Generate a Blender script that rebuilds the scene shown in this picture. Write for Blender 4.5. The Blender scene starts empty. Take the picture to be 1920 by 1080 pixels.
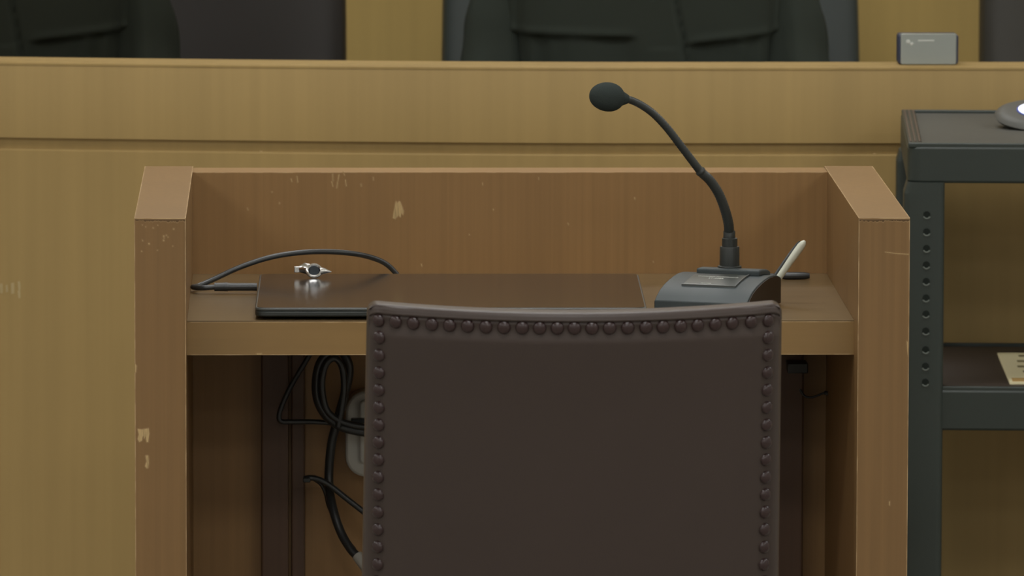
import bpy, bmesh, math, random
from mathutils import Vector, Matrix, noise
random.seed(7)
C = bpy.context.scene.collection
sc = bpy.context.scene

# ------------------------------------------------------------ camera, light, exposure
CAM = Vector((-0.2234, -7.8985, 1.7739)); F = 14457.0
yaw, pit, roll = 0.02691, 0.11671, 0.00234
fw = Vector((math.sin(yaw)*math.cos(pit), math.cos(yaw)*math.cos(pit), -math.sin(pit)))
rt = fw.cross(Vector((0, 0, 1))).normalized(); up = rt.cross(fw)
rt, up = rt*math.cos(roll)+up*math.sin(roll), -rt*math.sin(roll)+up*math.cos(roll)
cd = bpy.data.cameras.new('camera'); cam = bpy.data.objects.new('camera', cd); C.objects.link(cam)
M = Matrix((rt, up, -fw)).transposed().to_4x4(); M.translation = CAM
cam.matrix_world = M
cd.sensor_width = 36; cd.lens = F/1920*36; cd.clip_end = 100; cd.clip_start = .05
cd.dof.use_dof = True; cd.dof.focus_distance = 8.0; cd.dof.aperture_fstop = 19
sc.camera = cam
w = bpy.data.worlds.new('world'); sc.world = w; w.use_nodes = True
w.node_tree.nodes['Background'].inputs[0].default_value = (.9, .95, 1, 1)
w.node_tree.nodes['Background'].inputs[1].default_value = 0.05
sc.view_settings.view_transform = 'Standard'; sc.view_settings.look = 'None'
sc.view_settings.gamma = 1; sc.view_settings.use_curve_mapping = False
sc.view_settings.exposure = 0.0
CEIL = 3.0
LAMPS = [(x, y) for y in (-8.0, -6.0, -4.0, -1.9, 0.4, 2.7) for x in (-3.0, 0.0, 3.0)]
LAMP_W = 17.5
def area_light(x, y):
    l = bpy.data.lights.new('ceiling_light_glow', 'AREA'); l.shape = 'RECTANGLE'; l.size = 1.15; l.size_y = .55
    l.energy = LAMP_W; l.color = (.985, .99, 1.0)
    o = bpy.data.objects.new('ceiling_light_glow', l); o.location = (0, 0, -.03); C.objects.link(o)
    return o

def at(px, py, Y):                       # point of the world plane y=Y seen at a pixel
    d = fw*F + rt*(px-960) - up*(py-540)
    return CAM + d*((Y-CAM.y)/d.y)
def atz(px, py, z):
    d = fw*F + rt*(px-960) - up*(py-540)
    return CAM + d*((z-CAM.z)/d.z)

# ------------------------------------------------------------ helpers
def lin(c): 
    c /= 255.; return c/12.92 if c <= .04045 else ((c+.055)/1.055)**2.4
def rgb(r, g, b, k=1.4): return (min(lin(r)*k, .95), min(lin(g)*k, .95), min(lin(b)*k, .95), 1)

def mat(name, col, rough=.5, spec=.5, metal=0, grain=None, var=.0, bump=0, bscale=200, wear=None, coat=0, col2=None, emit=None, mix=1.0):
    m = bpy.data.materials.new(name); m.use_nodes = True
    nt = m.node_tree; N = nt.nodes; L = nt.links; b = N['Principled BSDF']
    b.inputs['Roughness'].default_value = rough; b.inputs['Metallic'].default_value = metal
    b.inputs['Specular IOR Level'].default_value = spec
    if coat: b.inputs['Coat Weight'].default_value = coat; b.inputs['Coat Roughness'].default_value = .12
    b.inputs['Base Color'].default_value = col
    tc = N.new('ShaderNodeTexCoord')
    def noise_node(scale, detail=3, s=(1, 1, 1)):
        mp = N.new('ShaderNodeMapping'); mp.inputs['Scale'].default_value = s
        L.new(tc.outputs['Object'], mp.inputs[0])
        n = N.new('ShaderNodeTexNoise'); n.inputs['Scale'].default_value = scale; n.inputs['Detail'].default_value = detail
        L.new(mp.outputs[0], n.inputs[0]); return n
    out = None
    if grain or var:
        n = noise_node(*(grain or (6, 3, (1, 1, 1))))
        r = N.new('ShaderNodeValToRGB'); L.new(n.outputs[0], r.inputs[0])
        r.color_ramp.elements[0].position = .3; r.color_ramp.elements[1].position = .7
        v = var or .1
        c2 = col2 or col
        r.color_ramp.elements[0].color = (*[c*(1-v) for c in c2[:3]], 1)
        r.color_ramp.elements[1].color = (*[c*(1+v) for c in col[:3]], 1)
        out = r.outputs[0]
        if grain:                        # broad, soft board-to-board tone on top of the fine grain
            n2 = noise_node(1.0, 2, (9, 9, .6))
            mr = N.new('ShaderNodeMapRange'); L.new(n2.outputs[0], mr.inputs[0])
            mr.inputs[1].default_value = .3; mr.inputs[2].default_value = .7; mr.inputs[3].default_value = .95; mr.inputs[4].default_value = 1.05
            mx = N.new('ShaderNodeVectorMath'); mx.operation = 'SCALE'
            L.new(out, mx.inputs[0]); L.new(mr.outputs[0], mx.inputs['Scale']); out = mx.outputs[0]
    if wear:                             # bare, paler wood where arrises are rubbed
        bv = N.new('ShaderNodeBevel'); bv.inputs[0].default_value = .0022; bv.samples = 6
        g = N.new('ShaderNodeNewGeometry')
        dt = N.new('ShaderNodeVectorMath'); dt.operation = 'DOT_PRODUCT'
        L.new(bv.outputs[0], dt.inputs[0]); L.new(g.outputs['True Normal'], dt.inputs[1])
        m1 = N.new('ShaderNodeMapRange'); L.new(dt.outputs['Value'], m1.inputs[0])
        m1.inputs[1].default_value = .99; m1.inputs[2].default_value = .86; m1.inputs[3].default_value = 0; m1.inputs[4].default_value = 1
        n3 = noise_node(45, 4, (1, 1, 1))
        m2 = N.new('ShaderNodeMapRange'); L.new(n3.outputs[0], m2.inputs[0])
        m2.inputs[1].default_value = .42; m2.inputs[2].default_value = .6; m2.inputs[3].default_value = .35; m2.inputs[4].default_value = .85
        mu = N.new('ShaderNodeMath'); mu.operation = 'MULTIPLY'; L.new(m1.outputs[0], mu.inputs[0]); L.new(m2.outputs[0], mu.inputs[1])
        ao = N.new('ShaderNodeAmbientOcclusion'); ao.inputs['Distance'].default_value = .006; ao.samples = 4
        m3 = N.new('ShaderNodeMapRange'); L.new(ao.outputs['AO'], m3.inputs[0]); m3.inputs[1].default_value = .75; m3.inputs[2].default_value = .97
        mu2 = N.new('ShaderNodeMath'); mu2.operation = 'MULTIPLY'; L.new(mu.outputs[0], mu2.inputs[0]); L.new(m3.outputs[0], mu2.inputs[1]); mu = mu2
        mc = N.new('ShaderNodeMix'); mc.data_type = 'RGBA'
        L.new(mu.outputs[0], mc.inputs['Factor']); L.new(out, mc.inputs['A']); mc.inputs['B'].default_value = wear
        out = mc.outputs['Result']
    if out is not None: L.new(out, b.inputs['Base Color'])
    if bump:
        n4 = noise_node(*(grain if grain else (bscale, 2, (1, 1, 1))))
        bp = N.new('ShaderNodeBump'); bp.inputs['Strength'].default_value = bump; bp.inputs['Distance'].default_value = .001
        L.new(n4.outputs[0], bp.inputs['Height']); L.new(bp.outputs[0], b.inputs['Normal'])
    if emit:
        b.inputs['Emission Color'].default_value = emit[0]; b.inputs['Emission Strength'].default_value = emit[1]
    return m

GR = (1.0, 4, (160, 160, 2.2))
MT = dict(
 bench=mat('bench_oak', rgb(136, 114, 71), .5, .3, grain=(1, 4, (70, 70, 1.6)), var=.045),
 wallw=mat('wall_oak', rgb(151, 129, 77), .55, .3, grain=(1, 4, (60, 60, 1.5)), var=.04),
 desk=mat('desk_stain', rgb(111, 84, 51), .42, .4, grain=GR, var=.06, bump=.12, wear=rgb(186, 160, 122)),
 darkchip=mat('exposed_core', rgb(88, 68, 46), .7, .2, var=.2),
 deskback=mat('desk_back_pale', rgb(124, 94, 57), .42, .4, grain=GR, var=.075, bump=.12, wear=rgb(186, 160, 122)),  # paler tone of the desk wood, for the back panel only
 shelf=mat('shelf_stain', rgb(121, 95, 57), .35, .5, grain=(1, 4, (3, 120, 120)), var=.05, wear=rgb(186, 160, 122)),
 shelftop=mat('shelf_top_dark', rgb(92, 75, 50), .28, .5, grain=(1, 4, (3, 120, 120)), var=.1),  # darker tone than the shelf's front edge
 chip=mat('bare_wood', rgb(160, 136, 96), .7, .2, grain=(1, 3, (500, 500, 60)), var=.2),
 leather=mat('brown_leather', rgb(54, 45, 41), .42, .35, var=.04, bump=.12, bscale=900),
 nail=mat('leather_nail', rgb(40, 26, 25), .27, .45, var=.08),
 darkwood=mat('dark_wood', rgb(60, 38, 26), .35, .5, grain=GR, var=.1),
 black=mat('black_plastic', rgb(36, 39, 37), .4, .5, var=.04),
 cable=mat('black_rubber', rgb(34, 36, 36), .35, .6, var=.04),
 micbase=mat('grey_plastic', rgb(52, 58, 59), .5, .35, var=.03, bump=.05, bscale=1500),
 micside=mat('dark_plastic', rgb(52, 46, 40), .5, .4, var=.03),
 foam=mat('foam', rgb(43, 48, 46), .95, .1, var=.12, bump=.5, bscale=1600),
 plate=mat('plate_grey', rgb(50, 53, 49), .4, .5, var=.1),
 ink=mat('pale_print', rgb(170, 172, 165), .6, .2, var=.02),
 lid=mat('laptop_lid', rgb(32, 27, 25, 1.0), .18, .7, var=.03, coat=.3),
 lapedge=mat('laptop_edge', rgb(62, 64, 62), .35, .6, var=.03),
 silver=mat('silver_metal', (.75, .74, .72, 1), .22, .5, metal=1, var=.08),
 glassdark=mat('dark_glass', rgb(40, 46, 52), .15, .6, var=.05),
 white=mat('white_plastic', rgb(180, 181, 166), .4, .4, var=.02),
 boxwhite=mat('grey_white_plastic', rgb(150, 148, 140), .5, .4, var=.03),
 conduit=mat('brown_trunking', rgb(76, 56, 42), .45, .4, grain=GR, var=.08),
 cart=mat('cart_plastic', rgb(40, 46, 42), .45, .4, var=.04, bump=.1, bscale=500),
 cartmat=mat('cart_mat', rgb(62, 62, 57), .6, .4, var=.12, bump=.5, bscale=420, grain=None),
 cartshelf=mat('cart_shelf', rgb(52, 45, 41), .5, .4, var=.05),
 rim=mat('rim_brown', rgb(66, 56, 50), .45, .4, var=.06),
 holeglint=mat('hole_highlight', rgb(86, 92, 86), .4, .5, var=.05),
 holeshade=mat('hole_shade', rgb(26, 30, 27), .8, .1, var=.05),
 paper=mat('paper', rgb(205, 196, 160), .8, .1, var=.02),
 papink=mat('paper_print', rgb(120, 110, 80), .8, .1, var=.05),
 ochre=mat('paper_band', rgb(170, 140, 90), .8, .1, var=.05),
 robe=mat('robe_cloth', rgb(42, 47, 42), .85, .15, var=.06, bump=.1, bscale=700),
 robel=mat('robe_cloth_black', rgb(31, 34, 28), .85, .12, var=.06, bump=.1, bscale=700),
 skin=mat('skin', rgb(170, 125, 100), .5, .4, var=.05),
 hair=mat('hair', rgb(22, 20, 18), .5, .4, grain=(1, 3, (200, 200, 10)), var=.3),
 eyew=mat('eye_white', rgb(200, 200, 195), .2, .5, var=.01),
 lips=mat('lips', rgb(150, 85, 75), .5, .4, var=.03),
 chaira=mat('chair_leather_grey', rgb(44, 50, 48), .45, .4, var=.06, bump=.1, bscale=700),
 chairb=mat('chair_leather_brown', rgb(29, 25, 21), .55, .4, var=.06, bump=.1, bscale=700),
 chairc=mat('chair_leather_charcoal', rgb(44, 42, 36), .5, .4, var=.06, bump=.1, bscale=700),
 metal=mat('grey_metal', (.3, .3, .3, 1), .35, .5, metal=1, var=.05),
 boxface=mat('silver_plastic', rgb(128, 132, 126), .22, .7, var=.03),
 boxside=mat('navy_plastic', rgb(40, 46, 66), .4, .5, var=.03),
 led=mat('white_disc', (.9, .93, 1, 1), .35, .5, var=.01, emit=((.85, .92, 1, 1), .75)),
 blue=mat('blue_ring', rgb(60, 75, 150), .35, .5, var=.02),
 puck=mat('puck_grey', rgb(62, 62, 57), .55, .6, var=.03),
 carpet=mat('carpet', rgb(132, 128, 120), .95, .1, var=.15, bump=.6, bscale=600),
 plaster=mat('plaster', rgb(205, 204, 198, 1.1), .9, .1, var=.02),
 ceil=mat('ceiling_tile', rgb(215, 214, 205, 1.1), .9, .1, var=.03),
 diff=mat('lamp_diffuser', (.9, .9, .88, 1), .5, .3, var=.01, emit=((1, .985, .93, 1), 2.0)),
 scuff=mat('scuff', rgb(150, 133, 96), .6, .2, var=.05),
)

class MB:
    def __init__(s): s.v = []; s.f = []; s.mi = []; s.cur = 0
    def face(s, idx): s.f.append(idx); s.mi.append(s.cur)
    def box(s, a, b):
        x0, x1 = sorted((a[0], b[0])); y0, y1 = sorted((a[1], b[1])); z0, z1 = sorted((a[2], b[2])); n = len(s.v)
        s.v += [Vector((x, y, z)) for z in (z0, z1) for y in (y0, y1) for x in (x0, x1)]
        for q in ((0, 2, 3, 1), (4, 5, 7, 6), (0, 1, 5, 4), (2, 6, 7, 3), (0, 4, 6, 2), (1, 3, 7, 5)): s.face([n+i for i in q])
        return s
    def tube(s, pts, r, seg=14, caps=True, flat=1.0):
        pts = [Vector(p) for p in pts]; n0 = len(s.v); k = len(pts); ref = None
        for i, p in enumerate(pts):
            t = (pts[min(i+1, k-1)]-pts[max(i-1, 0)]).normalized()
            if ref is None: ref = Vector((0, 0, 1)) if abs(t.z) < .9 else Vector((0, 1, 0))
            a = (ref-t*ref.dot(t)).normalized(); ref = a; b = t.cross(a)
            rr = r[i] if isinstance(r, (list, tuple)) else r
            for j in range(seg):
                q = 2*math.pi*j/seg; s.v.append(p+a*math.cos(q)*rr*flat+b*math.sin(q)*rr)
        for i in range(k-1):
            for j in range(seg):
                s.face([n0+i*seg+j, n0+i*seg+(j+1) % seg, n0+(i+1)*seg+(j+1) % seg, n0+(i+1)*seg+j])
        if caps:
            s.face([n0+j for j in range(seg)][::-1]); s.face([n0+(k-1)*seg+j for j in range(seg)])
        return s
    def lathe(s, prof, o=(0, 0, 0), seg=28, mtx=None):
        o = Vector(o); n0 = len(s.v)
        for r, z in prof:
            for j in range(seg):
                q = 2*math.pi*j/seg; v = Vector((r*math.cos(q), r*math.sin(q), z))
                if mtx: v = mtx @ v
                s.v.append(v+o)
        for i in range(len(prof)-1):
            for j in range(seg):
                s.face([n0+i*seg+j, n0+i*seg+(j+1) % seg, n0+(i+1)*seg+(j+1) % seg, n0+(i+1)*seg+j])
        s.face([n0+j for j in range(seg)][::-1]); s.face([n0+(len(prof)-1)*seg+j for j in range(seg)])
        return s
    def prism(s, a, b):                  # two matching outlines
        n = len(s.v); k = len(a); s.v += [Vector(p) for p in a]+[Vector(p) for p in b]
        s.face(list(range(n, n+k))[::-1]); s.face(list(range(n+k, n+2*k)))
        for i in range(k): s.face([n+i, n+(i+1) % k, n+k+(i+1) % k, n+k+i])
        return s
    def grid(s, fn, nu, nv, close=False):
        n = len(s.v)
        for i in range(nu):
            for j in range(nv): s.v.append(Vector(fn(i, j)))
        for i in range(nu if close else nu-1):
            for j in range(nv-1):
                a = n+i*nv+j; b = n+((i+1) % nu)*nv+j; s.face([a, b, b+1, a+1])
        return s
    def build(s, name, mats, parent=None, smooth=True, bevel=0, seg=2, weld=False, angle=40, recalc=True):
        me = bpy.data.meshes.new(name); off = Vector(parent_loc(parent))
        me.from_pydata([v-off for v in s.v], [], s.f)
        for m in (mats if isinstance(mats, list) else [mats]): me.materials.append(m)
        for p, i in zip(me.polygons, s.mi): p.material_index = i
        bm = bmesh.new(); bm.from_mesh(me)
        if weld: bmesh.ops.remove_doubles(bm, verts=bm.verts, dist=1e-5)
        if recalc: bmesh.ops.recalc_face_normals(bm, faces=bm.faces)
        bm.to_mesh(me); bm.free()
        if smooth:
            for p in me.polygons: p.use_smooth = True
            me.set_sharp_from_angle(angle=math.radians(angle))
        o = bpy.data.objects.new(name, me); C.objects.link(o); o.parent = parent
        if not parent and False: pass
        if bevel:
            md = o.modifiers.new('bevel', 'BEVEL'); md.width = bevel; md.segments = seg; md.limit_method = 'ANGLE'; md.angle_limit = .7
        return o
def parent_loc(p):
    v = Vector((0, 0, 0))
    while p is not None:
        v += Vector(p.location); p = p.parent
    return v
def thing(name, label, cat, loc=(0, 0, 0), group=None):
    o = bpy.data.objects.new(name, None); o.empty_display_size = .05; C.objects.link(o); o.location = loc
    return tag(o, label, cat, group)
def tag(o, label, cat, group=None, kind=None):
    if label: o['label'] = label
    if cat: o['category'] = cat
    if group: o['group'] = group
    if kind: o['kind'] = kind
    return o
def struct(o): o['kind'] = 'structure'; return o
def spline(pts, n=10):
    pts = [Vector(p) for p in pts]; P = [pts[0]*2-pts[1]]+pts+[pts[-1]*2-pts[-2]]; out = []
    for i in range(1, len(P)-2):
        for k in range(n):
            t = k/n; a, b, c, d = P[i-1], P[i], P[i+1], P[i+2]
            out.append(.5*((2*b)+(c-a)*t+(2*a-5*b+4*c-d)*t*t+(3*b-a-3*c+d)*t**3))
    out.append(pts[-1]); return out
def text_mesh(s, size, extr=.0001):
    cu = bpy.data.curves.new('t', 'FONT'); cu.body = s; cu.size = size; cu.align_x = 'CENTER'; cu.align_y = 'CENTER'; cu.extrude = extr
    o = bpy.data.objects.new('t', cu); C.objects.link(o)
    me = bpy.data.meshes.new_from_object(o.evaluated_get(bpy.context.evaluated_depsgraph_get()))
    bpy.data.objects.remove(o); return me

# ------------------------------------------------------------ room shell
RX0, RX1, RY0, RY1 = -4.6, 4.6, -9.2, 3.7
struct(MB().box((RX0-.1, RY0-.1, -.1), (RX1+.1, RY1+.1, 0)).build('floor', MT['carpet'], smooth=False))
struct(MB().box((RX0-.1, RY0-.1, CEIL), (RX1+.1, RY1+.1, CEIL+.1)).build('ceiling', MT['ceil'], smooth=False))
struct(MB().box((RX0, RY1, 0), (RX1, RY1+.1, CEIL)).build('wall_back', MT['wallw'], smooth=False))
struct(MB().box((RX0, RY0-.1, 0), (RX1, RY0, CEIL)).build('wall_front', MT['plaster'], smooth=False))
struct(MB().box((RX0-.1, RY0-.1, 0), (RX0, RY1+.1, CEIL)).build('wall_left', MT['plaster'], smooth=False))
struct(MB().box((RX1, RY0-.1, 0), (RX1+.1, RY1+.1, CEIL)).build('wall_right', MT['plaster'], smooth=False))
for i, (x, y) in enumerate(LAMPS):
    t = thing('ceiling_light', 'rectangular flush ceiling light panel overhead', 'light', (x, y, CEIL), 'ceiling lights over the courtroom')
    MB().box((x-.62, y-.32, CEIL-.02), (x+.62, y+.32, CEIL)).build('frame', MT['metal'], t, smooth=False)
    MB().box((x-.58, y-.28, CEIL-.025), (x+.58, y+.28, CEIL-.019)).build('diffuser', MT['diff'], t, smooth=False)
    a = area_light(x, y); a.parent = t

# ------------------------------------------------------------ judges' bench
def g(x):                                # the front bows away towards the left end
    t = max(0.0, (0.15-x)/.75); return .075*t**1.5
def strip(profile, x0=-3.2, x1=3.2, n=90):
    m = MB(); k = len(profile)
    ring = lambda x: [Vector((x, y+g(max(x, -1.6)), z)) for y, z in profile]
    for i in range(n):
        xa = x0+(x1-x0)*i/n; xb = x0+(x1-x0)*(i+1)/n
        if i == 0: m.v += ring(xa); m.face(list(range(k)))
        n0 = len(m.v)-k; m.v += ring(xb)
        for j in range(k): m.face([n0+j, n0+(j+1) % k, n0+k+(j+1) % k, n0+k+j])
    m.face(list(range(len(m.v)-k, len(m.v)))[::-1])
    return m
YB = 1.5
zl = at(1200, 290, YB).z; zf0 = at(1200, 270, YB).z; zf1 = at(1200, 130, YB).z; zt = zf1+.004
bench = thing('judges_bench', 'long pale oak judges bench with grooved front board, running behind the desk', 'bench', (0, YB, 0))
strip([(YB, .0), (YB, zl-.0015), (YB+.0015, zl), (YB+.04, zl), (YB+.04, 0)]).build('lower_panel', MT['bench'], bench, angle=30)
strip([(YB+.007, zl), (YB+.007, zf0+.004), (YB+.04, zf0+.004), (YB+.04, zl)]).build('groove_strip', MT['bench'], bench, angle=30)
strip([(YB, zf0+.001), (YB, zf1), (YB+.001, zf1+.002), (YB+.055, zf1+.002), (YB+.055, zf0-.06), (YB+.041, zf0-.06), (YB+.041, zf0)]).build('front_board', MT['bench'], bench, angle=30)
strip([(YB-.0006, zf1-.001), (YB-.0006, zf1+.0015), (YB+.002, zt), (YB+.058, zt), (YB+.060, zf1)]).build('top_rim', MT['bench'], bench, angle=30)
strip([(YB+.056, .745), (YB+.056, .775), (YB+.62, .775), (YB+.62, .745)]).build('desktop', MT['bench'], bench, angle=30)
sm = MB()                                # pale rubbed marks on the lower panel, far left
for x0, y0, x1, y1, r in ((-3, 546, 0, 562, 3.5), (8, 548, 9, 560, 2), (19, 544, 20, 563, 3.2), (31, 541, 33, 556, 2.4), (31, 558, 33, 571, 2.6)):
    a = at(x0, y0, YB); b = at(x1, y1, YB); yy = YB+g(a.x)-.0003; q = r/1540
    sm.prism([(a.x-q, yy, a.z), (a.x+q, yy, a.z+.001), (b.x+q, yy, b.z), (b.x-q, yy, b.z-.001)],
             [(a.x-q, yy+.0006, a.z), (a.x+q, yy+.0006, a.z+.001), (b.x+q, yy+.0006, b.z), (b.x-q, yy+.0006, b.z-.001)])
so = sm.build('scuff_mark', MT['scuff'], bench, smooth=False); so['label'] = 'pale rubbed scuff marks'
for px, py in ((489, 293), (1640, 287)):
    p = at(px, py, YB); MB().lathe([(.0008, 0), (.0022, .0002), (.001, .0012)], (p.x, YB+g(p.x)+.004, zl), 10).build('dust_fleck', MT['chip'], bench)

# ------------------------------------------------------------ judges' chairs
def rbox(m, a, b, r, n=5):               # box with a rounded outline in x/z, seen from the front
    x0, x1 = a[0], b[0]; z0, z1 = a[2], b[2]; pts = []
    for cx, cz, s in ((x1-r, z0+r, -90), (x1-r, z1-r, 0), (x0+r, z1-r, 90), (x0+r, z0+r, 180)):
        for i in range(n+1):
            q = math.radians(s+90*i/n); pts.append((cx+r*math.cos(q), cz+r*math.sin(q)))
    m.prism([(x, a[1], z) for x, z in pts], [(x, b[1], z) for x, z in pts]); return m
def office_chair(x, y, rot, leather, label, wd=.56, top=1.28):
    t = thing('office_chair', label, 'chair', (0, 0, 0))
    h = wd/2
    m = MB()
    def fn(i, j):                        # padded back: i around the outline, j over the height
        v = j/24; z = .52+(top-.52)*v; q = 2*math.pi*i/48; ww = h*(1-.05*v**2)*(1-.35*max(0, (v-.9)/.1)**2)
        cx, cy = math.cos(q), math.sin(q)
        X = ww*math.copysign(abs(cx)**.32, cx); Y = .055*math.copysign(abs(cy)**.5, cy)
        return (X, .26+.16*v+Y+.03*(abs(X)/h)**2*-1, z)
    m.grid(fn, 48, 25, close=True)
    n = len(m.v); m.face([i*25 for i in range(48)]); m.face([i*25+24 for i in range(48)][::-1])
    m.build('backrest', leather, t, bevel=.01)
    rbox(MB(), (-h+.02, -.25, .44), (h-.02, .27, .54), .04).build('seat', leather, t, bevel=.02)
    for s in (-1, 1):
        a = MB(); a.box((s*(h+.0)-.03, -.15, .66), (s*(h+.0)+.03, .17, .69)); a.tube(spline([(s*h, .1, .675), (s*(h+.01), .12, .55), (s*(h-.04), .08, .47)]), .014)
        a.build('armrest', MT['black'], t, bevel=.008)
    MB().tube([(0, 0, .44), (0, 0, .1)], .028).build('gas_column', MT['metal'], t)
    for k in range(5):
        q = 2*math.pi*k/5+.3; d = Vector((math.cos(q), math.sin(q), 0))
        MB().tube([Vector((0, 0, .11))+d*.02, Vector((0, 0, .075))+d*.28], [.026, .016]).build('base_leg', MT['metal'], t)
        p = d*.285; ax = Vector((-d.y, d.x, 0))
        MB().tube([p+ax*.02+Vector((0, 0, .03)), p-ax*.02+Vector((0, 0, .03))], .03, 18).build('caster', MT['black'], t)
    t.location = (x, y, 0); t.rotation_euler = (0, 0, rot); return t
YC = 2.50                                # chairs' reference line
def chx(pl, pr): return (at(pl, 60, YC+.35).x+at(pr, 60, YC+.35).x)/2, at(pr, 60, YC+.35).x-at(pl, 60, YC+.35).x
cx, cw = chx(830, 1603)
office_chair(cx, YC, 0, MT['chaira'], 'wide dark grey leather office chair behind the person in the centre', cw+.01)
lx = at(644, 60, YC+.35).x-.298
office_chair(lx, YC, -.05, MT['chairb'], 'dark brown leather office chair at the left end behind the bench', .58)
rx = at(1838, 60, YC+.35).x+.277
office_chair(rx, YC, 0, MT['chairc'], 'empty charcoal leather office chair cut off at the right edge of the photo', .57)

# ------------------------------------------------------------ robed people behind the bench
def person(cx, cy, robe, label, skin_v):
    t = thing('person', label, 'person', (0, 0, 0))
    # one continuous skinned body with fingers
    V = []; E = []; R = []
    def add(p, r, par=None):
        V.append(p); R.append(r)
        if par is not None: E.append((par, len(V)-1))
        return len(V)-1
    pel = add((0, .02, .56), .13); sp = add((0, .03, .72), .12, pel); ch = add((0, .02, .90), .125, sp); uc = add((0, .02, 1.0), .10, ch)
    nk = add((0, .015, 1.09), .055, uc); n2 = add((0, .004, 1.215), .050, nk)
    for s in (-1, 1):
        hp = add((s*.09, -.02, .55), .085, pel); kn = add((s*.12, -.42, .54), .06, hp); cf = add((s*.12, -.42, .34), .052, kn)
        an = add((s*.12, -.40, .09), .036, cf); ft = add((s*.13, -.52, .035), .034, an); add((s*.135, -.60, .03), .026, ft)
        sh = add((s*.14, .02, 1.025), .036, uc); s2 = add((s*.185, .012, .95), .032, sh); el = add((s*.200, -.02, .825), .030, s2); fa = add((s*.15, -.20, .815), .028, el)
        wr = add((s*.11, -.30, .815), .022, fa); pa = add((s*.065, -.355, .812), .026, wr); kk = add((s*.045, -.385, .81), .022, pa)
        for q, (dx, L) in enumerate(((-.024, .062), (-.008, .072), (.008, .068), (.022, .052))):
            bx = s*.045+dx; b0 = add((bx, -.405, .808), .009, kk); b1 = add((bx-s*.01, -.405-L*.5, .803), .008, b0); add((bx-s*.016, -.405-L, .792), .007, b1)
        t0 = add((s*.045-s*.03, -.365, .808), .010, pa); add((s*.045-s*.045, -.395, .800), .008, t0)
    me = bpy.data.meshes.new('body'); me.from_pydata([Vector(p) for p in V], E, []); o = bpy.data.objects.new('body', me); C.objects.link(o)
    sk = o.modifiers.new('skin', 'SKIN'); ly = me.skin_vertices[0] if me.skin_vertices else None
    if ly is None:
        bpy.context.view_layer.objects.active = o; ly = me.skin_vertices[0]
    for i, r in enumerate(R): ly.data[i].radius = (r, r)
    ly.data[0].use_root = True
    sub = o.modifiers.new('sub', 'SUBSURF'); sub.levels = 1; sub.render_levels = 1
    bm2 = bpy.data.meshes.new_from_object(o.evaluated_get(bpy.context.evaluated_depsgraph_get()))
    bpy.data.objects.remove(o)
    # head joined into the same mesh
    bm = bmesh.new(); bm.from_mesh(bm2)
    hd = MB()
    def hf(i, j):
        la = -math.pi/2+math.pi*j/26; q = 2*math.pi*i/36
        X = .074*math.cos(la)*math.cos(q); Y = -.093*math.cos(la)*math.sin(q); Z = .115*math.sin(la)
        if Z < 0: X *= 1-.9*(-Z/.115)**2*.35
        if Z < -.03 and Y > 0: Y *= .8
        f = max(0, -Y/.093)
        if f > .6:
            nz = math.exp(-(X/.012)**2)*(1 if -.035 < Z < .012 else 0)*(.5+.5*(.012-Z)/.047); Y -= .022*nz
            for s in (-1, 1): Y += .010*math.exp(-((X-s*.031)/.014)**2-((Z-.012)/.012)**2)
            Y -= .006*math.exp(-(X/.022)**2-((Z+.058)/.008)**2); Y -= .008*math.exp(-(X/.02)**2-((Z+.095)/.014)**2)
        return (X, Y-.01, Z+1.27)
    hd.grid(hf, 36, 27, close=True)
    for s in (-1, 1):
        hd.tube([(s*.074, -.01, 1.295), (s*.086, .002, 1.285), (s*.084, .0, 1.262), (s*.072, -.012, 1.245)], [.006, .012, .010, .005], 8)
    tm = bpy.data.meshes.new('h'); tm.from_pydata(hd.v, [], hd.f); bm.from_mesh(tm)
    bmesh.ops.recalc_face_normals(bm, faces=bm.faces); me3 = bpy.data.meshes.new('body'); bm.to_mesh(me3); bm.free()
    me3.materials.append(MT['skin'])
    for p in me3.polygons: p.use_smooth = True
    b = bpy.data.objects.new('body', me3); C.objects.link(b); b.parent = t
    for s in (-1, 1): MB().lathe([(.001, -.011), (.008, -.008), (.0115, 0), (.008, .008), (.001, .011)], (s*.031, -.0805, 1.282), 16).build('eye', MT['eyew'], t)
    for s in (-1, 1):
        MB().lathe([(.0052, 0), (.0045, .0012), (.001, .0016)], (s*.031, -.0912, 1.282), 14, Matrix.Rotation(math.pi/2, 3, 'X')).build('iris', MT['hair'], t)
        MB().tube(spline([(s*.016, -.096, 1.302), (s*.031, -.095, 1.307), (s*.047, -.083, 1.301)], 5), .0026, 8).build('eyebrow', MT['hair'], t)
    MB().tube(spline([(-.022, -.086, 1.212), (-.008, -.094, 1.2135), (.008, -.094, 1.2135), (.022, -.086, 1.212)], 5), .0042, 8).build('lips', MT['lips'], t)
    def hairf(i, j):
        la = -.35+(math.pi/2+.35)*j/12; q = math.pi*2*i/40; fr = max(0, math.sin(q))
        la = max(la, .62*fr**.6)
        return (.083*math.cos(la)*math.cos(q), -.101*math.cos(la)*math.sin(q)-.006, .125*math.sin(la)+1.275)
    MB().grid(hairf, 40, 13, close=True).build('hair', MT['hair'], t)
    # robe: yoke, gathered front panels and loose sleeves
    zs0, zs1 = .60, 1.085
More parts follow.
